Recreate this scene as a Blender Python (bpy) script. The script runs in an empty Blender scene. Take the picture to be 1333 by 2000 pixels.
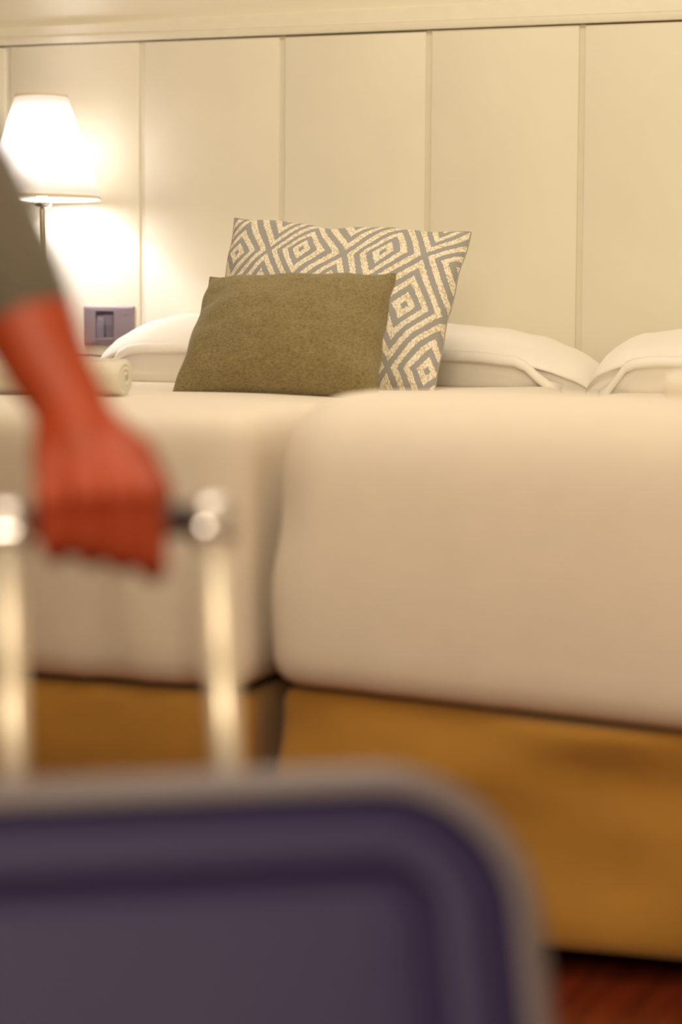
import bpy, bmesh, math, random
from mathutils import Vector, Matrix, noise
random.seed(4)
S = bpy.context.scene
COL = S.collection

# ------------------------------------------------------------------ camera
YAW, PITCH, ROLL = .3338, .0829, .0057
cy_, sy_ = math.cos(YAW), math.sin(YAW)
F = Vector((-sy_*math.cos(PITCH), cy_*math.cos(PITCH), -math.sin(PITCH)))
r0 = Vector((cy_, sy_, 0)); u0 = r0.cross(F)
R = r0*math.cos(ROLL) + u0*math.sin(ROLL); U = u0*math.cos(ROLL) - r0*math.sin(ROLL)
cam_d = bpy.data.cameras.new('camera'); cam = bpy.data.objects.new('camera', cam_d); COL.objects.link(cam)
M = Matrix((R, U, -F)).transposed().to_4x4(); M.translation = Vector((2.3765, -4.5854, .7737))
cam.matrix_world = M
cam_d.sensor_fit = 'VERTICAL'; cam_d.sensor_height = 36; cam_d.lens = 4440/2000*36
cam_d.clip_start = .02
cam_d.dof.use_dof = True; cam_d.dof.focus_distance = 4.2; cam_d.dof.aperture_fstop = 2.5
S.camera = cam

# ------------------------------------------------------------------ world, lights, exposure
w = bpy.data.worlds.new('world'); S.world = w; w.use_nodes = True
w.node_tree.nodes['Background'].inputs[0].default_value = (1, .8, .6, 1)
w.node_tree.nodes['Background'].inputs[1].default_value = .05
S.view_settings.view_transform = 'Standard'; S.view_settings.look = 'None'
S.view_settings.exposure = 0; S.view_settings.gamma = 1; S.view_settings.use_curve_mapping = False

def area(name, loc, rot, size, power, col, sy=None):
    l = bpy.data.lights.new(name, 'AREA'); l.shape = 'RECTANGLE'; l.size = size; l.size_y = sy or size
    l.energy = power; l.color = col
    o = bpy.data.objects.new(name, l); o.location = loc; o.rotation_euler = rot; COL.objects.link(o); return o
WARM = (1, .85, .61)
area('ceiling_light_bed', (1.3, -1.3, 2.55), (0, 0, 0), 1.5, 23, (1, .88, .69), .9)
area('ceiling_light_room', (1.6, -3.4, 2.55), (0, 0, 0), 1.2, 18, WARM)
area('fill_light_front', (2.5, -5.6, 2.0), (math.radians(58), 0, 0), 1.1, 54, WARM)  # unseen fill added behind the camera to brighten the fronts of things

# ------------------------------------------------------------------ materials
def lin(c):
    return tuple(((x/255)/12.92 if x/255 <= .04045 else ((x/255+.055)/1.055)**2.4) for x in c)
def mat(name, col, rough=.6, metal=0, noise_amt=0, scale=40, bump=0, bscale=200, sheen=0, srgb=True, spec=.5, stretch=None, coat=0):
    m = bpy.data.materials.new(name); m.use_nodes = True; nt = m.node_tree; b = nt.nodes['Principled BSDF']
    c = lin(col) if srgb else col
    b.inputs['Roughness'].default_value = rough; b.inputs['Metallic'].default_value = metal
    b.inputs['Specular IOR Level'].default_value = spec
    b.inputs['Sheen Weight'].default_value = sheen
    b.inputs['Coat Weight'].default_value = coat
    tc = nt.nodes.new('ShaderNodeTexCoord'); mp = nt.nodes.new('ShaderNodeMapping')
    nt.links.new(tc.outputs['Object'], mp.inputs[0])
    if stretch: mp.inputs['Scale'].default_value = stretch
    n = nt.nodes.new('ShaderNodeTexNoise'); n.inputs['Scale'].default_value = scale; n.inputs['Detail'].default_value = 5
    nt.links.new(mp.outputs[0], n.inputs[0])
    cr = nt.nodes.new('ShaderNodeValToRGB'); k = noise_amt
    cr.color_ramp.elements[0].position = .3; cr.color_ramp.elements[1].position = .7
    cr.color_ramp.elements[0].color = tuple(max(0, x*(1-k)) for x in c)+(1,)
    cr.color_ramp.elements[1].color = tuple(min(1, x*(1+k)) for x in c)+(1,)
    nt.links.new(n.outputs[0], cr.inputs[0]); nt.links.new(cr.outputs[0], b.inputs['Base Color'])
    if bump:
        n2 = nt.nodes.new('ShaderNodeTexNoise'); n2.inputs['Scale'].default_value = bscale; n2.inputs['Detail'].default_value = 3
        nt.links.new(mp.outputs[0], n2.inputs[0])
        bp = nt.nodes.new('ShaderNodeBump'); bp.inputs['Strength'].default_value = bump; bp.inputs['Distance'].default_value = .002
        nt.links.new(n2.outputs[0], bp.inputs['Height']); nt.links.new(bp.outputs[0], b.inputs['Normal'])
    return m
M_PANEL = mat('painted panel', (236, 230, 210), .45, noise_amt=.02, scale=6, bump=.05, bscale=300)
M_GROOVE = mat('panel groove strip', (226, 220, 200), .6, noise_amt=.02)
M_WALL = mat('painted wall', (238, 232, 212), .8, noise_amt=.02, scale=3, bump=.05)
M_TRIM = mat('painted ledge', (238, 232, 212), .4, noise_amt=.02)
M_CEIL = mat('ceiling paint', (236, 230, 215), .9, noise_amt=.01)
M_FLOOR = mat('red brown wood floor', (112, 44, 24), .3, noise_amt=.35, scale=3, stretch=(14, 1.5, 1), bump=.1)
M_SHEET = mat('cream cotton sheet', (238, 227, 213), .8, noise_amt=.015, scale=30, bump=.12, bscale=500, sheen=.1)
M_PILLOW = mat('white pillow cotton', (252, 247, 238), .8, noise_amt=.01, scale=30, bump=.15, bscale=400, sheen=.1)
M_BASE = mat('golden brown base fabric', (172, 124, 46), .85, noise_amt=.10, scale=8, bump=.3, bscale=350, sheen=.2)
M_OLIVE = mat('olive brown tweed', (134, 120, 80), .9, noise_amt=.42, scale=330, bump=.6, bscale=420, sheen=.2, stretch=(.6, 1, 1.7))
M_TOWEL = mat('white terry towel', (240, 232, 215), .95, noise_amt=.04, scale=200, bump=.9, bscale=450, sheen=.4)
M_CHROME = mat('chrome', (225, 222, 225), .12, 1)
M_STEEL = mat('brushed nickel', (200, 190, 175), .25, 1)
M_ALU = mat('champagne aluminium', (252, 240, 220), .34, .6)
M_BLACK = mat('black rubber', (22, 20, 22), .5)
M_DARK = mat('black plastic grip', (46, 36, 42), .45)
M_NAVY = mat('slate navy suitcase shell', (42, 34, 76), .55, noise_amt=.05, scale=300, bump=.15, bscale=700, spec=.3)
M_RIM_HILITE = mat('shell rim with painted highlight', (104, 95, 102), .38, noise_amt=.04, scale=300, bump=.1, bscale=700, spec=.5)  # highlight on the rounded shell edge, painted as a lighter, greyer colour
M_SWPLATE = mat('silver grey switch plate', (150, 136, 142), .35, .35, noise_amt=.04)
M_SWKEY = mat('grey rocker', (122, 112, 124), .4, .2)
M_SWDARK = mat('dark switch recess', (44, 38, 46), .5)
M_SKIN = mat('skin', (166, 63, 29), .5, noise_amt=.10, scale=18, bump=.2, bscale=90)
M_SLEEVE = mat('dark olive grey knit', (94, 86, 74), .9, noise_amt=.12, scale=120, bump=.4, sheen=.2)
M_TROUSER = mat('charcoal trousers', (48, 48, 54), .85, noise_amt=.1)
M_SHOE = mat('black leather', (24, 22, 22), .35)
M_HAIR = mat('dark brown hair', (46, 30, 20), .5, noise_amt=.3, scale=60, stretch=(6, 6, 1))
M_WOOD = mat('dark nightstand wood', (84, 56, 36), .4, noise_amt=.2, scale=4, stretch=(1, 12, 12))
M_BACKDARK = mat('dark plum cushion back', (72, 62, 72), .9, noise_amt=.1, scale=200)

M_SEAMG = mat('grey seam thread', (168, 160, 150), .9)
# patterned weave
def weave_mat():
    m = bpy.data.materials.new('diamond weave'); m.use_nodes = True; nt = m.node_tree; b = nt.nodes['Principled BSDF']
    N = nt.nodes.new; Lk = nt.links.new
    def math_(op, a, c=None):
        n = N('ShaderNodeMath'); n.operation = op
        for i, x in enumerate((a, c)):
            if x is None: continue
            if isinstance(x, (int, float)): n.inputs[i].default_value = x
            else: Lk(x, n.inputs[i])
        return n.outputs[0]
    tc = N('ShaderNodeTexCoord'); sep = N('ShaderNodeSeparateXYZ'); Lk(tc.outputs['UV'], sep.inputs[0])
    ns = N('ShaderNodeTexNoise'); ns.inputs['Scale'].default_value = 3.2; ns.inputs['Detail'].default_value = 0
    Lk(tc.outputs['UV'], ns.inputs[0])
    nsep = N('ShaderNodeSeparateColor'); Lk(ns.outputs['Color'], nsep.inputs[0])
    jag = N('ShaderNodeTexNoise'); jag.inputs['Scale'].default_value = 75; jag.inputs['Detail'].default_value = 1
    Lk(tc.outputs['UV'], jag.inputs[0]); jg = math_('MULTIPLY', math_('SUBTRACT', jag.outputs[0], .5), .012)
    u = math_('ADD', math_('ADD', sep.outputs[0], math_('MULTIPLY', math_('SUBTRACT', nsep.outputs[0], .5), .07)), jg)
    v = math_('ADD', sep.outputs[1], math_('MULTIPLY', math_('SUBTRACT', nsep.outputs[1], .5), .09))
    vv = math_('DIVIDE', math_('SUBTRACT', v, .74), .63)
    uu = math_('SUBTRACT', math_('DIVIDE', math_('SUBTRACT', u, .385), .325), math_('MULTIPLY', vv, .22))
    p = math_('ADD', math_('ADD', uu, vv), .5); q = math_('ADD', math_('SUBTRACT', uu, vv), .5)
    fp = math_('SUBTRACT', math_('FRACT', p), .5); fq = math_('SUBTRACT', math_('FRACT', q), .5)
    # kite-like skew of every ring
    d = math_('MAXIMUM', math_('ABSOLUTE', math_('ADD', fp, .0)), math_('ABSOLUTE', fq))
    cen = math_('MULTIPLY', math_('SUBTRACT', .5, d), 12)
    rg = math_('FRACT', math_('ADD', math_('MULTIPLY', cen, .5), .25))
    band = math_('LESS_THAN', rg, .5)          # 1 = grey
    th = N('ShaderNodeTexVoronoi'); th.inputs['Scale'].default_value = 150
    mp = N('ShaderNodeMapping'); mp.inputs['Scale'].default_value = (1.0, .55, 1); mp.inputs['Rotation'].default_value = (0, 0, .6)
    Lk(tc.outputs['UV'], mp.inputs[0]); Lk(mp.outputs[0], th.inputs[0])
    cr = N('ShaderNodeValToRGB'); cr.color_ramp.elements[0].color = lin((248, 240, 222))+(1,); cr.color_ramp.elements[1].color = lin((214, 198, 166))+(1,)
    cr.color_ramp.elements[0].position = .35; cr.color_ramp.elements[1].position = .8
    Lk(th.outputs['Distance'], cr.inputs[0])
    fine = N('ShaderNodeTexNoise'); fine.inputs['Scale'].default_value = 400; Lk(tc.outputs['UV'], fine.inputs[0])
    cg = N('ShaderNodeValToRGB'); cg.color_ramp.elements[0].color = lin((152, 150, 148))+(1,); cg.color_ramp.elements[1].color = lin((172, 170, 166))+(1,)
    Lk(fine.outputs[0], cg.inputs[0])
    mx = N('ShaderNodeMix'); mx.data_type = 'RGBA'; Lk(band, mx.inputs[0]); Lk(cr.outputs[0], mx.inputs[6]); Lk(cg.outputs[0], mx.inputs[7])
    Lk(mx.outputs[2], b.inputs['Base Color']); b.inputs['Roughness'].default_value = .9
    bp = N('ShaderNodeBump'); bp.inputs['Strength'].default_value = .5; bp.inputs['Distance'].default_value = .0015
    hgt = math_('MULTIPLY', math_('SUBTRACT', 1, band), math_('SUBTRACT', 1, th.outputs['Distance']))
    Lk(hgt, bp.inputs['Height']); Lk(bp.outputs[0], b.inputs['Normal'])
    return m
M_WEAVE = weave_mat()

# ------------------------------------------------------------------ helpers
def link(name, me, m, parent=None, smooth=True, kind=None):
    o = bpy.data.objects.new(name, me); COL.objects.link(o)
    if m: me.materials.append(m)
    if smooth:
        for p in me.polygons: p.use_smooth = True
    if parent:
        o.parent = parent
    if kind: o['kind'] = kind
    return o
def mk(name, V, Fc, m, parent=None, smooth=True, kind=None):
    me = bpy.data.meshes.new(name); me.from_pydata([tuple(v) for v in V], [], Fc); me.validate(); me.update()
    return link(name, me, m, parent, smooth, kind)
def empty(name, loc, label, cat, group=None, rot=(0, 0, 0)):
    o = bpy.data.objects.new(name, None); COL.objects.link(o); o.location = loc; o.rotation_euler = rot; o.empty_display_size = .05
    tag(o, label, cat, group); return o
def tag(o, label, cat, group=None):
    o['label'] = label; o['category'] = cat
    if group: o['group'] = group
def box(name, lo, hi, m, parent=None, bev=0, seg=3, kind=None, smooth=False):
    bm = bmesh.new(); bmesh.ops.create_cube(bm, size=1)
    for v in bm.verts:
        v.co = Vector([lo[i] + (v.co[i]+.5)*(hi[i]-lo[i]) for i in range(3)])
    if bev: bmesh.ops.bevel(bm, geom=bm.edges[:], offset=bev, segments=seg, affect='EDGES', profile=.5)
    me = bpy.data.meshes.new(name); bm.to_mesh(me); bm.free()
    return link(name, me, m, parent, bool(bev) or smooth, kind)
def lathe(name, prof, m, parent=None, n=48, loc=(0, 0, 0), axis=None):
    V, Fc = [], []
    for (r, z) in prof:
        for k in range(n):
            a = 2*math.pi*k/n; V.append(Vector((r*math.cos(a), r*math.sin(a), z)))
    for i in range(len(prof)-1):
        for k in range(n):
            a, b = i*n+k, i*n+(k+1) % n; Fc.append((a, b, b+n, a+n))
    q = Vector((0, 0, 1)).rotation_difference(Vector(axis)) if axis is not None else None
    V = [(q @ v if q else v) + Vector(loc) for v in V]
    return mk(name, V, Fc, m, parent)
def tube_geo(path, rad, n=16, caps=True, ell=None):
    path = [Vector(p) for p in path]; V, Fc = [], []
    rad = rad if isinstance(rad, (list, tuple)) else [rad]*len(path)
    ref = None
    for i, p in enumerate(path):
        t = (path[min(i+1, len(path)-1)] - path[max(i-1, 0)]).normalized()
        if ref is None:
            ref = t.orthogonal().normalized()
        ref = (ref - t*ref.dot(t)).normalized(); b = t.cross(ref)
        for k in range(n):
            a = 2*math.pi*k/n; V.append(p + (ref*math.cos(a) + b*math.sin(a))*rad[i])
    for i in range(len(path)-1):
        for k in range(n):
            a, b = i*n+k, i*n+(k+1) % n; Fc.append((a, b, b+n, a+n))
    if caps:
        Fc.append(tuple(range(n))[::-1]); o = (len(path)-1)*n; Fc.append(tuple(range(o, o+n)))
    return V, Fc
def tube(name, path, rad, m, parent=None, n=16, caps=True):
    V, Fc = tube_geo(path, rad, n, caps); return mk(name, V, Fc, m, parent)
def smoothstep(a, b, x):
    t = max(0, min(1, (x-a)/(b-a))); return t*t*(3-2*t)
def soft_box(name, lo, hi, rt, rb, m, parent, step=.025, disp=None):
    lo, hi = Vector(lo), Vector(hi); c = (lo+hi)/2; h = (hi-lo)/2
    n = [max(4, int(2*h[i]/step)) for i in range(3)]
    idx, V, Fc = {}, [], []
    def co(t, i):   # concentrate samples near the edges
        return math.sin(t*math.pi/2)*.35 + t*.65
    def get(k):
        if k in idx: return idx[k]
        p = Vector([co(2*k[i]/n[i]-1, i)*h[i] for i in range(3)])
        f = smoothstep(-.3, .3, p.z/h.z); r = rb + (rt-rb)*f
        q = Vector([max(-(h[i]-r), min(h[i]-r, p[i])) for i in range(3)])
        d = p-q
        if d.length > 1e-9: p = q + d.normalized()*r
        p = p + c
        if disp: p = disp(p)
        idx[k] = len(V); V.append(p); return idx[k]
    for ax in range(3):
        a, b = (ax+1) % 3, (ax+2) % 3
        for side in (0, n[ax]):
            for i in range(n[a]):
                for j in range(n[b]):
                    q = []
                    for (di, dj) in ((0, 0), (1, 0), (1, 1), (0, 1)):
                        k = [0, 0, 0]; k[ax] = side; k[a] = i+di; k[b] = j+dj; q.append(get(tuple(k)))
                    Fc.append(tuple(q) if side else tuple(q[::-1]))
    return mk(name, V, Fc, m, parent)

# ------------------------------------------------------------------ room shell
X0, X1, Y0, ZC = -1.6, 4.2, -6.2, 2.6
box('floor', (X0-.1, Y0-.1, -.1), (X1+.1, .12, 0), M_FLOOR, kind='structure')
box('ceiling', (X0-.1, Y0-.1, ZC), (X1+.1, .12, ZC+.1), M_CEIL, kind='structure')
wb = box('wall_back', (X0, .0, 0), (X1, .1, ZC), M_WALL, kind='structure')
box('wall_left', (X0-.1, Y0, 0), (X0, .1, ZC), M_WALL, kind='structure')
box('wall_right', (X1, Y0, 0), (X1+.1, .1, ZC), M_WALL, kind='structure')
box('wall_front', (X0, Y0-.1, 0), (X1, Y0, ZC), M_WALL, kind='structure')
# panelled headboard wall: panels 0.325 m wide, joints recessed
PW, GW, PT = .325, .0125, .016
YP = -.016
for i in range(-5, 13):
    x0 = i*PW + GW/2 + .004; x1 = (i+1)*PW - GW/2 + .004
    if x0 < X0+.02 or x1 > X1-.02: continue
    ww = box('panel', (x0, YP, 0), (x1, -.004, 1.3785 - .0008*((i*7) % 3)), M_PANEL, wb, bev=.0016, seg=2)
    ww.data.name = 'panel'
    jt = box('joint_strip', (x0-GW, -.0115, 0), (x0, 0, 1.379), M_GROOVE, wb)
# ledge above the panels: front face, then a sloped upper band
tr = box('trim_1', (X0, -.022, 1.381), (X1, 0, 1.3975), M_TRIM, bev=.0015, seg=2, kind='structure')
V = []; Fc = []
for x, zt in ((X0, 1.401), (X1, 1.466)):
    V += [(x, 0, 1.397), (x, -.021, 1.3978), (x, -.0185, 1.4005), (x, -.006, zt), (x, -.0045, zt+.0022), (x, 0, zt+.0025)]
for k in range(6): Fc.append((k, (k+1) % 6, 6+(k+1) % 6, 6+k))
Fc += [(5, 4, 3, 2, 1, 0), (6, 7, 8, 9, 10, 11)]
mk('trim_2', V, Fc, M_TRIM, smooth=False, kind='structure')

# ------------------------------------------------------------------ switch
def make_switch():
    px0, px1, pz0, pz1 = .180, .302, .723, .809
    root = empty('light_switch', (.2505, YP, .7655), 'silver grey double rocker light switch plate on the panelled wall beside the lamp', 'switch')
    def P(*a): return tuple(a)
    cx, cz = .2405, .7665
    # plate with hole, four border strips merged as one frame
    ox0, ox1, oz0, oz1 = px0-cx, px1-cx, pz0-cz, pz1-cz
    ix0, ix1, iz0, iz1 = -.0290, .0140, -.0335, .0315
    bm = bmesh.new()
    outer = [(ox0, oz0), (ox1, oz0), (ox1, oz1), (ox0, oz1)]; inner = [(ix0, iz0), (ix1, iz0), (ix1, iz1), (ix0, iz1)]
    def ring(pts, y): return [bm.verts.new((x, y, z)) for x, z in pts]
    def shrink(pts, d): return [(x+(d if x < 0 else -d), z+(d if z < 0 else -d)) for x, z in pts]
    rs = [ring(outer, 0), ring(outer, -.005), ring(shrink(outer, .003), -.0085), ring(inner, -.0095), ring(inner, -.003)]
    for a, b in zip(rs, rs[1:]):
        for k in range(4): bm.faces.new((a[k], a[(k+1) % 4], b[(k+1) % 4], b[k]))
    me = bpy.data.meshes.new('plate'); bm.normal_update(); bmesh.ops.recalc_face_normals(bm, faces=bm.faces[:]); bm.to_mesh(me); bm.free()
    link('plate', me, M_SWPLATE, root, smooth=False)
    box('recess', (ix0, -.004, iz0), (ix1, -.0005, iz1), M_SWDARK, root)
    box('rocker_frame', (ix0+.001, -.0085, iz1-.0075), (ix1-.001, -.003, iz1-.0008), M_SWDARK, root, bev=.0006)
    def rocker(x0, x1, tilt):
        V = []
        for x in (x0, x1):
            V += [(x, -.003, -.0255), (x, -.0075-tilt, -.0255), (x, -.0098, 0), (x, -.0085+tilt, .0235), (x, -.003, .0235)]
        Fc = [(0, 1, 6, 5), (1, 2, 7, 6), (2, 3, 8, 7), (3, 4, 9, 8), (4, 3, 2, 1, 0), (5, 6, 7, 8, 9), (0, 5, 9, 4)]
        return mk('rocker', V, Fc, M_SWKEY, root, smooth=False)
    r1 = rocker(ix0+.0020, -.0086, .002); r2 = rocker(-.0066, ix1-.0020, -.002)
    for r, x in ((r1, -.0185), (r2, .003)):
        lathe('indicator_dot', [(0, .0), (.0016, 0), (.0016, .001), (0, .0012)], M_SWPLATE, r, 16, (x, -.0088, .013), (0, -1, 0))
    box('lower_lip', (ix0+.0005, -.0105, iz0+.0005), (ix1-.0005, -.004, iz0+.0065), M_SWPLATE, root, bev=.0008)
    box('logo_bar', (.040, -.0098, .0235), (.0485, -.009, .0243), M_CHROME, root)
make_switch()
cord = tube('cord', [(.05, -.05, .60), (.10, -.045, .680), (.16, -.04, .700), (.215, -.035, .6995), (.255, -.03, .697), (.275, -.03, .700), (.31, -.03, .705), (.36, -.03, .69), (.39, -.035, .60), (.39, -.04, .3)], [.0016]*4+[.002, .004, .003]+[.0016]*3, M_BLACK, n=10)
tag(cord, 'thin black cord running along the wall below the light switch', 'cord')

# ------------------------------------------------------------------ nightstand and lamp
ns = empty('nightstand', (-.1, -.22, 0), 'dark wooden nightstand left of the beds under the lit lamp', 'nightstand')
box('cabinet_body', (-.24, -.2, .08), (.24, .18, .55), M_WOOD, ns, bev=.003)
box('top_board', (-.25, -.21, .55), (.25, .19, .575), M_WOOD, ns, bev=.004)
for zz in (.10, .33):
    d = box('drawer', (-.225, -.215, zz), (.225, -.198, zz+.205), M_WOOD, ns, bev=.003)
    lathe('knob', [(0, .02), (.008, .02), (.012, .014), (.006, .006), (.006, 0)], M_STEEL, d, 20, (0, -.215, zz+.1), (0, -1, 0))
for sx in (-.21, .21):
    for sy in (-.17, .15):
        tube('leg', [(sx, sy, 0), (sx, sy, .085)], [.012, .016], M_WOOD, ns, 12)

def make_lamp(loc):
    root = empty('table_lamp', loc, 'lit table lamp with white tapered shade and slim metal stem', 'lamp')
    lathe('base', [(0, 0), (.07, 0), (.072, .006), (.068, .014), (.02, .020), (.009, .028), (.0065, .05)], M_CHROME, root)
    lathe('stem', [(.0063, .03), (.0063, .447)], M_STEEL, root, 24)
    lathe('collar', [(.0065, .438), (.010, .440), (.012, .441), (.0195, .444), (.0215, .450), (.0215, .456), (.017, .458), (.006, .458)], M_CHROME, root, 40)
    ZB, ZT, RB, RT = .4585, .679, .127, .0555
    m = bpy.data.materials.new('lamp shade fabric'); m.use_nodes = True; nt = m.node_tree; nt.nodes.remove(nt.nodes['Principled BSDF'])
    d = nt.nodes.new('ShaderNodeBsdfDiffuse'); t = nt.nodes.new('ShaderNodeBsdfTranslucent'); mx = nt.nodes.new('ShaderNodeMixShader')
    nz = nt.nodes.new('ShaderNodeTexNoise'); nz.inputs['Scale'].default_value = 300
    cr = nt.nodes.new('ShaderNodeValToRGB'); cr.color_ramp.elements[0].color = (.82, .80, .76, 1); cr.color_ramp.elements[1].color = (.9, .88, .85, 1)
    nt.links.new(nz.outputs[0], cr.inputs[0]); nt.links.new(cr.outputs[0], d.inputs[0]); nt.links.new(cr.outputs[0], t.inputs[0])
    mx.inputs[0].default_value = .42; nt.links.new(d.outputs[0], mx.inputs[1]); nt.links.new(t.outputs[0], mx.inputs[2]); nt.links.new(mx.outputs[0], nt.nodes['Material Output'].inputs[0])
    sh = lathe('lamp_shade', [(RB, ZB), (RT, ZT), (RT-.0012, ZT), (RB-.0012, ZB), (RB, ZB)], m, root, 96)
    mt = mat('shade trim tape', (236, 222, 196), .8)
    k = (RB-RT)/(ZT-ZB)
    lathe('hem_band', [(RB+.0006, ZB-.0005), (RB+.0006-k*.007, ZB+.0065), (RB-.002-k*.007, ZB+.0065), (RB-.0018, ZB-.0005), (RB+.0006, ZB-.0005)], mt, sh, 96)
    lathe('hem_band', [(RT+.0006+k*.005, ZT-.005), (RT+.0006, ZT+.0005), (RT-.0018, ZT+.0005), (RT-.002+k*.005, ZT-.005), (RT+.0006+k*.005, ZT-.005)], mt, sh, 96)
    for a in (0, 2.094, 4.189):
        tube('shade_spoke', [(.006*math.cos(a), .006*math.sin(a), ZT-.012), ((RT-.001)*math.cos(a), (RT-.001)*math.sin(a), ZT-.006)], .001, M_STEEL, root, 8)
    tube('harp', [(0, 0, .46), (.022, 0, .50), (.024, 0, .60), (0, 0, ZT-.012)], .0012, M_STEEL, root, 8)
    gl = bpy.data.materials.new('bulb glass'); gl.use_nodes = True; e = gl.node_tree.nodes['Principled BSDF']
    e.inputs['Emission Color'].default_value = (1, .93, .9, 1); e.inputs['Emission Strength'].default_value = 60
    lathe('bulb', [(.0, .545), (.012, .543), (.021, .532), (.023, .520), (.018, .505), (.012, .492), (.011, .463)], gl, root, 32)
    l = bpy.data.lights.new('bulb_light', 'POINT'); l.energy = 8.5; l.color = (.90, .88, 1.0); l.shadow_soft_size = .032
    lo = bpy.data.objects.new('bulb_light', l); lo.location = (0, 0, .56); lo.parent = root; COL.objects.link(lo)
make_lamp((.162, -.165, .575))

# ------------------------------------------------------------------ beds
def wr(p, s, seed=0):
    return noise.noise(Vector((p.x*s[0], p.y*s[1], p.z*s[2]+seed)))
def make_bed(x0, x1, label, zt, crest, rt, seed, fold, basewr, droop):
    cx = (x0+x1)/2
    root = empty('single_bed', (cx, -1.02, 0), label, 'bed', 'twin beds pushed together')
    def dm(p):
        q = p.copy(); X = p.x+cx; Y = p.y-1.02
        tz = smoothstep(.45, zt, p.z)
        q.z += tz*crest*math.exp(-((Y+1.86)/.30)**2)*(1 if Y > -1.86 else 1)
        q.z += tz*.006*wr(Vector((X, Y, 0)), (3, 3, 1), seed)
        fr = smoothstep(-1.85, -2.0, Y)                   # foot end face
        zz = (p.z-.335)/(zt-.335)
        q.y -= fr*.016*math.sin(max(0, min(1, zz))*math.pi)
        q.y -= fr*fold*(wr(p, (16, 0, 2.2), seed)+1.1*wr(p, (38, 0, 3.0), seed+5))*smoothstep(1.05, .55, zz)
        q.y -= fr*.007*wr(p, (3.2, 0, 3.0), seed+9)
        ex = smoothstep(.40, .49, abs(p.x))
        q.x += math.copysign(1, p.x)*ex*.0025*wr(p, (0, 4, 6), seed+3)
        if Y < -1.0: q.z -= droop*(X-x0)*smoothstep(.62, .335, p.z)*smoothstep(-1.0, -1.9, Y)
        return q
    hw = (x1-x0)/2
    def db(p):
        q = p.copy(); fr = smoothstep(-.85, -.97, p.y)
        d = wr(Vector((p.x+.6*p.z, 0, p.z-.35*p.x)), (3.0, 0, 9), seed+2)+.4*wr(p, (9, 0, 14), seed+4)
        q.y -= fr*basewr*d
        q.z -= droop*(p.x+hw)*smoothstep(.18, .32, p.z)*smoothstep(.2, -.9, p.y)+.012*(p.x+hw)*smoothstep(.18, .05, p.z)
        if p.z < .06: q.z += .004*wr(p, (8, 0, 0), seed)
        return q
    hw = (x1-x0)/2
    soft_box('mattress', (-hw, -1.0, .333), (hw, 1.0, zt), rt, .035, M_SHEET, root, .022, dm)['label'] = 'mattress wrapped in a cream cotton sheet'
    soft_box('base', (-hw+.006, -.985, .040), (hw-.006, .995, .326), .018, .012, M_BASE, root, .025, db)['label'] = 'golden brown fabric bed base'
    for sx in (-hw+.1, hw-.1):
        for sy in (-.88, .9):
            lathe('leg', [(0, 0), (.02, 0), (.026, .042), (0, .042)], M_BLACK, root, 20, (sx, sy, 0))
    return root
make_bed(.388, 1.370, 'left twin bed, cream sheet over golden brown base, carrying both cushions', .655, .012, .040, 1, .010, .012, .012)
make_bed(1.390, 2.374, 'right twin bed, plump smooth cream foot end over golden brown base', .645, .044, .085, 7.3, .003, .032, .055)

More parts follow.
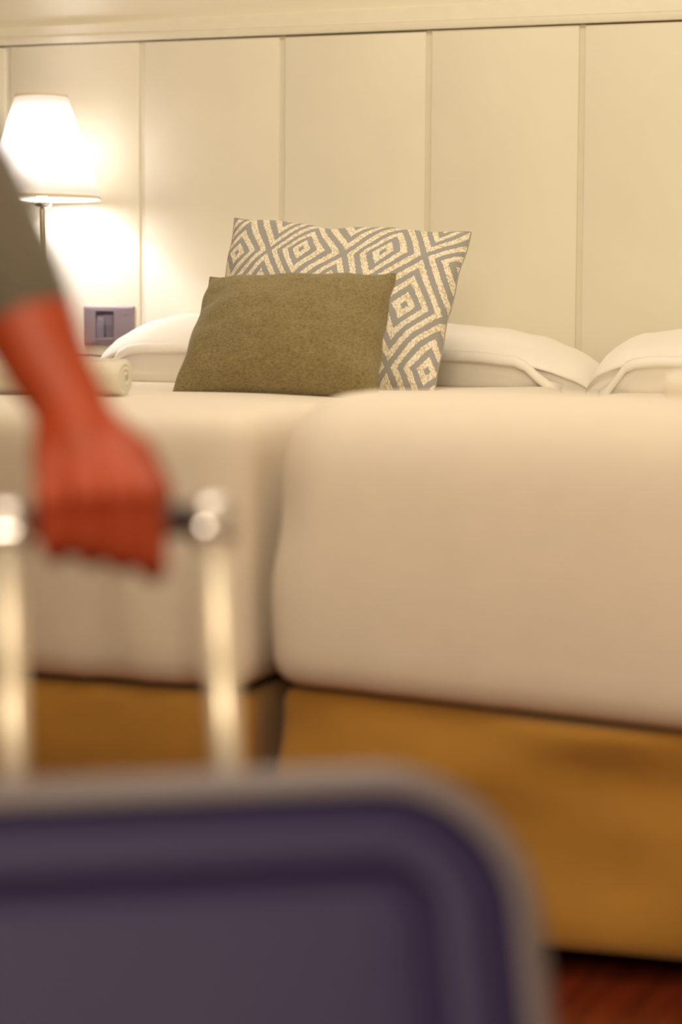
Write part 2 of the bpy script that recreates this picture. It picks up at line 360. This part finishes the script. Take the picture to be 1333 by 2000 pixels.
# ------------------------------------------------------------------ pillows
def interp(L, x):
    if x <= L[0][0]: return L[0][1]
    for (a, b), (c, d) in zip(L, L[1:]):
        if x <= c:
            t = (x-a)/(c-a); t = t*t*(3-2*t)*.35+t*.65; return b+(d-b)*t
    return L[-1][1]
def pillow(name, label, x0, x1, z0, H, lip, seed, y0=-.03, y1=-.42):
    root = empty(name, ((x0+x1)/2, (y0+y1)/2, z0), label, 'pillow', 'white pillows at the headboard')
    prof = [(0.06, 0), (.0, .18), (-.0, .5), (.05, .76), (.16, .92), (.30, .985), (.45, 1.0), (.60, .965), (.74, .87), (.86, .74), (.935, .60), (.958, .52), (.957, .475), (.95-lip*.5, .455), (.945-lip, .43), (.945-lip*.8, .30), (.93-lip*.4, .14), (.90, 0)]
    # denser profile
    pr = []
    for a, b in zip(prof, prof[1:]):
        for k in range(3):
            t = k/3; pr.append((a[0]+(b[0]-a[0])*t, a[1]+(b[1]-a[1])*t))
    pr.append(prof[-1])
    nx = 90; V, Fc = [], []
    c = Vector(((x0+x1)/2, (y0+y1)/2, z0)); D = y1-y0
    for i in range(nx+1):
        s = math.sin((i/nx*2-1)*math.pi/2)*.5 + (i/nx*2-1)*.5
        x = (x0+x1)/2 + s*(x1-x0)/2; h = interp(H, x)
        e = max(0, 1-abs(s)**9)**.5
        for (fy, fz) in pr:
            y = y0 + D*(.5+(fy-.5)*(.42+.58*e)); z = z0 + h*(fz)*(.25+.75*max(0, 1-abs(s)**22)**.5)
            xx = x + (.012*(1-fz)*math.copysign(abs(s)**6, s))
            z -= .04*smoothstep(.82, 1, abs(s))*(1-fz)**2
            n1 = noise.noise(Vector((x*5+seed, y*9, z*14)))*.004 + noise.noise(Vector((x*14+seed, y*14, z*50)))*.0016
            V.append(Vector((xx, y-n1, z+n1*fz))-c)
    m = len(pr)
    for i in range(nx):
        for j in range(m-1): a = i*m+j; Fc.append((a, a+m, a+m+1, a+1))
        a = i*m; Fc.append((a+m-1, a+2*m-1, a+m, a))
    Fc.append(tuple(range(m))); Fc.append(tuple(range(nx*m, nx*m+m))[::-1])
    mk('pillowcase', V, Fc, M_PILLOW, root)
    # hem of the case: a thin raised flap that follows the crease
    V, Fc = [], []; k = 46
    for i in range(k+1):
        t = i/k; x = x0+(x1-x0)*(.035+.93*t); h = interp(H, x); s = (x-(x0+x1)/2)/((x1-x0)/2)
        e = max(0, 1-abs(s)**9)**.5; fy = .962; y = y0+D*(.5+(fy-.5)*(.42+.58*e))-.0015
        zc = z0+h*.50
        dr = smoothstep(.78, .925, abs(s))*(h*.5+.004)
        for (dy, dz) in ((.004, .012), (-.0005, .004), (-.0025, -.003), (.0, -.0065), (.006, -.004)): V.append(Vector((x, y+dy, max(z0-.01, zc-dr+dz+.0012*noise.noise(Vector((x*25, seed, 0))))))-c)
    for i in range(k):
        for j in range(4): a = i*5+j; Fc.append((a, a+5, a+6, a+1))
    fo = mk('case_flap', V, Fc, M_PILLOW, root)
    sd = fo.modifiers.new('thick', 'SOLIDIFY'); sd.thickness = .0015
    return root
pillow('pillow', 'long white pillow behind the two cushions on the left bed', .350, 1.392, .652,
       [(.350, .040), (.365, .062), (.41, .103), (.46, .128), (.51, .137), (.75, .140), (1.0, .131), (1.09, .122), (1.19, .115), (1.27, .099), (1.325, .078), (1.37, .060), (1.392, .045)], .035, 2)
pillow('pillow', 'white pillow at the right edge, on the right bed behind its towel', 1.396, 2.33, .641,
       [(1.396, .052), (1.41, .075), (1.43, .096), (1.48, .116), (1.56, .126), (1.8, .130), (2.15, .120), (2.26, .095), (2.33, .05)], .012, 11)

# ------------------------------------------------------------------ cushions
def cushion(name, label, TL, TR, BL, BR, thick, mf, mb, seed, pinch=.045, dent=0):
    TL, TR, BL, BR = map(Vector, (TL, TR, BL, BR)); c = (BL+BR)/2
    nrm = (TR-TL).cross(BL-TL).normalized()
    if nrm.y > 0: nrm = -nrm       # towards the viewer side of the bed
    root = empty(name, c, label, 'cushion', 'cushions on the left bed')
    n = 64
    def pt(i, j, side):
        s, t = math.sin((2*i/n-1)*math.pi/2), math.sin((2*j/n-1)*math.pi/2)
        s = .45*s+.55*(2*i/n-1); t = .45*t+.55*(2*j/n-1)
        ss = s*(1-pinch*(1-t*t)); tt = t*(1-pinch*(1-s*s))
        a, b = (ss+1)/2, (tt+1)/2
        P = BL*(1-a)*(1-b)+BR*a*(1-b)+TL*(1-a)*b+TR*a*b
        P = P + (TL-BL)*(-dent*math.exp(-((s+.12)/.16)**2)*smoothstep(.3, 1, t))
        k = (max(0, 1-s*s)**.55)*(max(0, 1-t*t)**.55)
        ed = (1-k)
        wv = .006*noise.noise(Vector((s*2.3+seed, t*2.3, side*3)))*k**.3*4*.5 + .0025*noise.noise(Vector((s*7+seed, t*7, side)))*k**.2
        bk = .0035*math.sin(10*t+seed)*math.exp(-((1-abs(s))/.10)**2) + .003*math.sin(12*s+seed)*math.exp(-((1-abs(t))/.10)**2)
        return P + nrm*side*(thick/2*k + wv*min(1, k*3)) + nrm*bk, (a0(i, n), a0(j, n))
    def a0(i, n): s = (2*i/n-1); return (.45*math.sin(s*math.pi/2)+.55*s+1)/2
    for side, nm, mm in ((1, 'front_panel', mf), (-1, 'back_panel', mb)):
        V, UVs, Fc = [], [], []
        for i in range(n+1):
            for j in range(n+1):
                p, uv = pt(i, j, side); V.append(p-c); UVs.append(uv)
        for i in range(n):
            for j in range(n):
                a = i*(n+1)+j; q = (a, a+n+1, a+n+2, a+1); Fc.append(q if side > 0 else q[::-1])
        o = mk(nm, V, Fc, mm, root)
        ul = o.data.uv_layers.new(name='UVMap')
        for lp in o.data.loops: ul.data[lp.index].uv = UVs[lp.vertex_index]
        if side < 0 and mb is not mf: o['label'] = 'plain dark fabric back'
    path = [pt(i, 0, 1)[0] for i in range(n)] + [pt(n, j, 1)[0] for j in range(n)] + [pt(i, n, 1)[0] for i in range(n, 0, -1)] + [pt(0, j, 1)[0] for j in range(n, -1, -1)]
    tube('seam', [p-c for p in path], .0014, M_SEAMG if mb is not mf else mf, root, 8)
    return root
cushion('throw_cushion', 'large grey and cream diamond patterned cushion leaning on the left bed pillow',
        (.724, -.46, .975), (1.210, -.49, .941), (.735, -.66, .652), (1.205, -.70, .650), .16, M_WEAVE, M_BACKDARK, 3.1, .03, .035)
cushion('throw_cushion', 'small plain olive brown rectangular cushion in front of the patterned one',
        (.840, -.865, .853), (1.190, -.885, .857), (.824, -1.00, .650), (1.203, -1.02, .651), .15, M_OLIVE, M_OLIVE, 8.4, .035, .0)

# ------------------------------------------------------------------ towels
def towel(label, loc, length, r, ang):
    root = empty('rolled_towel', loc, label, 'towel', 'rolled white towels on the beds', (0, 0, ang))
    # spiral roll extruded along local x
    turns, n = 3.0, 110; V, Fc = [], []; nl = 22
    pts = []
    for k in range(n+1):
        t = k/n; a = t*turns*2*math.pi+1.2; rr = .006+(r-.006)*t**.85
        pts.append((rr*math.cos(a), rr*math.sin(a)))
    th = (r-.006)/turns*.44
    ring = [(math.copysign(1, 1)*y, z) for y, z in pts]
    def off(k, d):
        y, z = pts[k]; m = math.hypot(y, z) or 1; return (y*(m+d)/m, z*(m+d)/m)
    prof = [off(k, th) for k in range(n+1)] + [off(k, -th) for k in range(n, -1, -1)]
    m = len(prof)
    for i in range(nl+1):
        f = i/nl; x = -length/2+f*length; e = min(1, (min(f, 1-f)*nl+.35)/1.5)**.5
        for (y, z) in prof:
            q = noise.noise(Vector((x*25, y*60, z*60)))*.0016
            mm = math.hypot(y, z) or 1
            edge = (1-(mm/r)**2)*.004*(1 if f > .5 else -1)*(abs(f-.5)*2)**10
            V.append((x+edge, y*(.93+.07*e)+q, r*1.02+z*(.93+.07*e)+q))
    for i in range(nl):
        for j in range(m): a = i*m+j; b = i*m+(j+1) % m; Fc.append((a, b, b+m, a+m))
    for base, rev in ((0, 1), (nl*m, 0)):
        for k in range(n):
            q = (base+k, base+k+1, base+m-2-k, base+m-1-k); Fc.append(q[::-1] if rev else q)
    mk('towel_roll', V, Fc, M_TOWEL, root)
towel('rolled white towel on the left bed, its end showing beside the wrist', (.725, -1.30, .657), .30, .0285, YAW-.35)
towel('rolled white towel at the right edge on the right bed', (1.915, -1.34, .655), .34, .027, YAW-.40)

# ------------------------------------------------------------------ suitcase
h = Vector((cy_, sy_, 0)); g = Vector((-sy_, cy_, 0)); ZU = Vector((0, 0, 1))
def rot2(a, b, t): return a*math.cos(t)+b*math.sin(t), b*math.cos(t)-a*math.sin(t)
HP = Vector((1.722, -3.178, .638))             # middle of the grip
TAU, YW, RHO, EXT = .45, .145, .018, .214
cu, gg = rot2(h, g, YW)
cw = gg*math.sin(TAU)+ZU*math.cos(TAU); cv = gg*math.cos(TAU)-ZU*math.sin(TAU)
cu, cw = rot2(cu, cw, RHO)
VP, CT, CW = .065, .20, .474
LW = (HP.z + cv.z*(.075-VP))/cw.z              # grip to floor along the case
CH = LW-EXT-.034
org = HP - cv*VP - cw*LW                        # local origin: floor level under the middle
case = empty('suitcase', org, 'slate navy hard shell cabin suitcase with raised handle held in the foreground', 'suitcase')
Mc = Matrix((cu, cv, cw)).transposed().to_4x4(); Mc.translation = org; case.matrix_world = Mc
ZB_, ZT_ = .034, .034+CH
def rrect(hw, hh, r, n=14, cz=0):
    pts = []
    for (sx, sz, a0) in ((1, 1, 0), (-1, 1, 90), (-1, -1, 180), (1, -1, 270)):
        for k in range(n+1):
            a = math.radians(a0+90*k/n); pts.append((sx*(hw-r)+r*math.cos(a), cz+sz*(hh-r)+r*math.sin(a)))
    return pts
def shell(name, sgn, prof, m_=None, cap=True):
    V, Fc = [], []; cz = (ZB_+ZT_)/2; R0 = .098; rings = []
    for (ins, dep) in prof:
        pts = rrect(CW/2-ins, CH/2-ins, max(R0-ins, .02), 14, cz); rings.append(len(V))
        V += [(x, sgn*dep, z) for x, z in pts]
    m = len(rrect(1, 1, .1, 14))
    for a, b in zip(rings, rings[1:]):
        for k in range(m):
            q = (a+k, a+(k+1) % m, b+(k+1) % m, b+k); Fc.append(q if sgn < 0 else q[::-1])
    if cap: Fc.append(tuple(range(rings[-1], rings[-1]+m)) if sgn < 0 else tuple(range(rings[-1], rings[-1]+m))[::-1])
    return mk(name, V, Fc, m_ or M_NAVY, case)
H_ = CT/2
pf = [(0, .004), (0, H_-.026)]
for k in range(1, 9):
    a = k/8*math.pi/2; pf.append((.021*(1-math.cos(a)), H_-.026+.023*math.sin(a)))
pf += [(.0225, H_-.0055), (.024, H_-.0095), (.0265, H_-.013), (.030, H_-.013), (.0325, H_-.009), (.035, H_-.0035), (.039, H_-.001), (.047, H_+.0008), (.061, H_+.0005), (.0645, H_-.001), (.067, H_-.0055), (.070, H_-.0095), (.074, H_-.0095), (.077, H_-.0055), (.080, H_-.001), (.085, H_), (.11, H_+.001), (.16, H_+.0015)]
shell('shell_rim', -1, pf[:10], M_RIM_HILITE, False)['label'] = 'rounded shell rim, highlight painted in as a lighter mauve grey'
shell('front_shell', -1, pf[9:])
pb = [(0, .004), (0, H_-.03)]+[(.026*(1-math.cos(k/6*math.pi/2)), H_-.03+.026*math.sin(k/6*math.pi/2)) for k in range(1, 7)]+[(.16, H_)]
shell('back_shell', 1, pb)
V, Fc = [], []; zp = rrect(CW/2+.0006, CH/2+.0006, .0986, 14, (ZB_+ZT_)/2); zi = rrect(CW/2-.004, CH/2-.004, .094, 14, (ZB_+ZT_)/2); m = len(zp)
for pts, y in ((zi, -.005), (zp, -.005), (zp, .005), (zi, .005)): V += [(x, y, z) for x, z in pts]
for a in range(3):
    for k in range(m): Fc.append((a*m+k, a*m+(k+1) % m, (a+1)*m+(k+1) % m, (a+1)*m+k))
mk('zip_band', V, Fc, M_DARK, case)
for sx in (-.07, .07):
    tube('telescopic_pole', [(sx, VP, ZT_-.02), (sx, VP, LW-.012)], .0098, M_ALU, case, 20)['label'] = 'pale champagne metal pole'
    V, Fc = tube_geo([(sx, VP, ZT_-.01), (sx, VP, ZT_+.012)], .016, 24); mk('pole_collar', V, Fc, M_DARK, case)
    # chrome corner knob of the handle
    soft_box('handle_corner', (sx-.0155, VP-.015, LW-.018), (sx+.0155, VP+.015, LW+.0145), .0125, .008, M_CHROME, case, .003)
V, Fc = tube_geo([(x, VP, LW+.0) for x in (-.056, -.045, -.02, 0, .02, .045, .056)], [.0105, .0115, .0125, .0128, .0125, .0115, .0105], 24)
mk('handle_grip', V, Fc, M_DARK, case)['label'] = 'dark plastic grip bar'
for sx in (-CW/2+.06, CW/2-.06):
    for sy in (-.075, .075):
        zb = 0.0 if sy > 0 else 0.0
        V, Fc = tube_geo([(sx-.011, sy, .019), (sx+.011, sy, .019)], .019, 28); wl = mk('wheel', V, Fc, M_BLACK, case)
        box('wheel_housing', (sx-.018, sy-.02, .018), (sx+.018, sy+.018, .045), M_DARK, case, bev=.005)
tube('side_handle', [(CW/2-.002, .0, .30), (CW/2+.012, 0, .29), (CW/2+.013, 0, .20), (CW/2-.002, 0, .19)], .006, M_DARK, case, 12)

# ------------------------------------------------------------------ person
def pw(a, b, c):       # metres right / away / up from the grip middle
    return HP + h*a + g*b + ZU*c
class Blob:
    def __init__(s): s.V = []; s.F = []
    def add(s, V, Fc):
        o = len(s.V); s.V += V; s.F += [tuple(i+o for i in f) for f in Fc]
    def ball(s, c, r, axes=None, n=14):
        r = (r, r, r) if isinstance(r, (int, float)) else r
        ax = axes or (Vector((1, 0, 0)), Vector((0, 1, 0)), Vector((0, 0, 1)))
        V, Fc = [], []
        V.append(c+ax[2]*r[2])
        for i in range(1, n):
            t = math.pi*i/n
            for k in range(n):
                a = 2*math.pi*k/n
                V.append(c+ax[0]*r[0]*math.sin(t)*math.cos(a)+ax[1]*r[1]*math.sin(t)*math.sin(a)+ax[2]*r[2]*math.cos(t))
        V.append(c-ax[2]*r[2])
        for k in range(n): Fc.append((0, 1+k, 1+(k+1) % n))
        for i in range(n-2):
            for k in range(n): a = 1+i*n+k; b = 1+i*n+(k+1) % n; Fc.append((a, a+n, b+n, b))
        L = len(V)-1; o = 1+(n-2)*n
        for k in range(n): Fc.append((L, o+(k+1) % n, o+k))
        s.add(V, Fc)
    def limb(s, pts, rad, n=14):
        for (a, b), (ra, rb) in zip(zip(pts, pts[1:]), zip(rad, rad[1:])):
            k = max(2, int((b-a).length/.02)); P_ = [a+(b-a)*i/k for i in range(k+1)]
            V, Fc = tube_geo(P_, [ra+(rb-ra)*i/k for i in range(k+1)], n); s.add(V, Fc)
        for p, r in zip(pts, rad): s.ball(p, r*.995, n=12)
def fuse(name, blob, voxel, m, parent, sm=6):
    me = bpy.data.meshes.new('tmp'); me.from_pydata([tuple(v) for v in blob.V], [], blob.F); me.update()
    o = bpy.data.objects.new('tmp', me); COL.objects.link(o)
    r = o.modifiers.new('r', 'REMESH'); r.mode = 'VOXEL'; r.voxel_size = voxel
    s_ = o.modifiers.new('s', 'SMOOTH'); s_.iterations = sm; s_.factor = .5
    dg = bpy.context.evaluated_depsgraph_get(); me2 = bpy.data.meshes.new_from_object(o.evaluated_get(dg))
    bpy.data.objects.remove(o); bpy.data.meshes.remove(me); me2.name = name
    inv = parent.matrix_basis.inverted() if parent else Matrix()
    me2.transform(inv)
    return link(name, me2, m, parent)

wrist = pw(-.030, .026, .078); hem = pw(-.062, .050, .134); elbow = pw(-.150, .115, .285); shR = pw(-.262, .215, .545)
person = empty('person', (0, 0, 0), 'person in a dark olive grey top reaching in from the left, gripping the suitcase handle', 'person')
ploc = pw(-.44, .16, 0); person.location = (ploc.x, ploc.y, 0)
B = Blob()
# forearm and wrist (slightly flattened), palm, metacarpals
B.limb([elbow, pw(-.095, .075, .195), hem, pw(-.048, .038, .106), wrist], [.041, .038, .0345, .0305, .0270])
B.limb([wrist, pw(-.020, .010, .052), pw(-.006, -.004, .030)], [.0265, .026, .020])
B.limb([pw(-.036, .018, .066), pw(-.040, .004, .038)], [.0195, .0155])
fing = [  # (mcp, pip, dip, tip) and radii: index, middle, ring, little
    ((.0290, -.027, .0210), (.0300, -.0215, -.0235), (.0290, .0010, -.0330), (.0285, .0180, -.0180), .0108),
    ((.0070, -.029, .0210), (.0080, -.0240, -.0180), (.0070, -.0010, -.0270), (.0070, .0170, -.0160), .0103),
    ((-.0155, -.027, .0200), (-.0145, -.0225, -.0130), (-.0140, -.0010, -.0240), (-.0140, .0160, -.0140), .0098),
    ((-.0400, -.023, .0150), (-.0375, -.0200, -.0120), (-.0365, -.0020, -.0220), (-.0360, .0140, -.0130), .0094),
]
for i, (a, b, c, d, r) in enumerate(fing):
    pa, pb_, pc, pd = (pw(*q) for q in (a, b, c, d))
    base = wrist + (pa-wrist)*.15 + h*(.010-.006*i)
    B.limb([base, base+(pa-base)*.55, pa], [.014, .0125, r*1.10])
    B.limb([pa, pb_, pc, pd], [r*1.06, r, r*.92, r*.80])
    B.ball(pa - g*.002 + ZU*.001, r*1.14)
# thumb: from the side of the palm, round behind the bar
B.limb([pw(-.018, .022, .070), pw(.016, .010, .044), pw(.031, .016, .018), pw(.024, .026, -.004)], [.0155, .0150, .0118, .0098])
B.limb([pw(-.012, .012, .062), pw(.018, -.002, .034)], [.016, .0125])
# upper arm, torso, other arm, neck, head, legs
B.limb([elbow, elbow.lerp(shR, .5), shR], [.041, .046, .055])
shL = pw(-.60, .24, .560); pelR = pw(-.355, .06, .16); pelL = pw(-.525, .07, .165); chest = pw(-.432, .20, .50); belly = pw(-.435, .11, .30)
ax = (h, (g*.93+ZU*-.36).normalized(), (ZU*.93+g*.36).normalized())
B.ball(pw(-.432, .185, .44), (.165, .105, .17), ax); B.ball(belly, (.145, .10, .15), ax); B.ball(pw(-.44, .065, .18), (.165, .115, .12))
B.limb([shR, pw(-.34, .22, .585), pw(-.432, .235, .60), pw(-.52, .225, .59), shL], [.052, .06, .062, .06, .052])
B.limb([pw(-.432, .24, .60), pw(-.432, .275, .685)], [.056, .052])
hc = pw(-.432, .315, .775)
B.ball(hc, (.072, .092, .108)); B.ball(hc+g*.035-ZU*.055, (.052, .058, .058)); 
B.limb([hc+g*.084+ZU*.010, hc+g*.096-ZU*.020], [.007, .010])                      # nose
for s_ in (-1, 1):
    B.ball(hc+h*s_*.072-g*.005-ZU*.01, (.010, .020, .030))                         # ears
    B.ball(hc+h*s_*.030+g*.080+ZU*.022, (.018, .006, .006))                        # brow
B.limb([hc+g*.088-ZU*.056-h*.016, hc+g*.091-ZU*.056, hc+g*.088-ZU*.056+h*.016], [.005, .006, .005])
elL = pw(-.66, .22, .30); wrL = pw(-.64, .30, .08)
B.limb([shL, shL.lerp(elL, .5), elL, elL.lerp(wrL, .35), wrL], [.052, .045, .039, .037, .024])
B.limb([wrL, wrL+g*.03-ZU*.05], [.026, .034])
for i in range(4):
    b0 = wrL+g*(.008+.018*i)-ZU*.085; B.limb([b0, b0-ZU*.035+h*.008, b0-ZU*.058+h*.022], [.0095, .0085, .0075])
B.limb([wrL+g*.045-ZU*.03, wrL+g*.075-ZU*.06+h*.012, wrL+g*.078-ZU*.085+h*.016], [.012, .010, .009])
zf = -HP.z
for pel, kx in ((pelR, -.37), (pelL, -.53)):
    kn = pw(kx, .16, -.21); an = pw(kx, .05, zf+.10)
    B.limb([pel, pel.lerp(kn, .5), kn, kn.lerp(an, .3), an], [.085, .070, .052, .050, .034])
    B.limb([an, pw(kx, .12, zf+.045), pw(kx, .20, zf+.030)], [.036, .032, .022])
body = fuse('body', B, .003, M_SKIN, person)
# clothing
SL = Blob()
d_ = (hem-wrist).normalized()
SL.limb([pw(-.066, .053, .142), pw(-.078, .062, .165), elbow, elbow.lerp(shR, .5), shR], [.0375, .0405, .051, .058, .066])
SL.ball(pw(-.432, .185, .44), (.185, .125, .185), ax); SL.ball(belly, (.165, .12, .17), ax); SL.ball(pw(-.44, .065, .20), (.180, .13, .11))
SL.limb([shR, pw(-.34, .22, .585), pw(-.432, .235, .592), pw(-.52, .225, .59), shL], [.064, .070, .068, .070, .064])
SL.limb([shL, shL.lerp(elL, .5), elL, elL.lerp(wrL, .80)], [.064, .056, .050, .036])
fuse('long_sleeved_top', SL, .006, M_SLEEVE, person, 14)['label'] = 'dark olive grey long sleeved top'
TB = Blob(); TB.ball(pw(-.44, .065, .17), (.176, .127, .12))
for pel, kx in ((pelR, -.37), (pelL, -.53)):
    kn = pw(kx, .16, -.21); an = pw(kx, .05, zf+.09)
    TB.limb([pel, pel.lerp(kn, .5), kn, kn.lerp(an, .5), an], [.097, .083, .066, .060, .055])
fuse('trousers', TB, .007, M_TROUSER, person, 4)
for kx in (-.37, -.53):
    SB = Blob(); SB.limb([pw(kx, .035, zf+.040), pw(kx, .12, zf+.040), pw(kx, .215, zf+.030)], [.040, .042, .030]); SB.ball(pw(kx, .045, zf+.085), (.043, .048, .05))
    so = fuse('shoe', SB, .005, M_SHOE, person, 4)
HB = Blob(); HB.ball(hc-g*.012+ZU*.016, (.084, .100, .112)); HB.ball(hc-g*.05-ZU*.03, (.07, .06, .07))
hair = fuse('hair', HB, .006, M_HAIR, person, 3)
M_EYE = mat('eye white', (225, 220, 212), .2)
for s_ in (-1, 1):
    EB = Blob(); EB.ball(hc+h*s_*.030+g*.078+ZU*.006-person.location, .0115, n=16)
    ey = mk('eye', EB.V, EB.F, M_EYE, person)
    EB = Blob(); EB.ball(hc+h*s_*.030+g*.0865+ZU*.006-person.location, .0045, n=12)
    mk('iris', EB.V, EB.F, M_HAIR, ey)
# keep the hair off the face
bm = bmesh.new(); bm.from_mesh(hair.data)
gl_ = hc - person.location
dead = [v for v in bm.verts if (v.co-gl_).dot(g) > .035 and (v.co-gl_).z < .06]
bmesh.ops.delete(bm, geom=dead, context='VERTS'); bm.to_mesh(hair.data); bm.free()
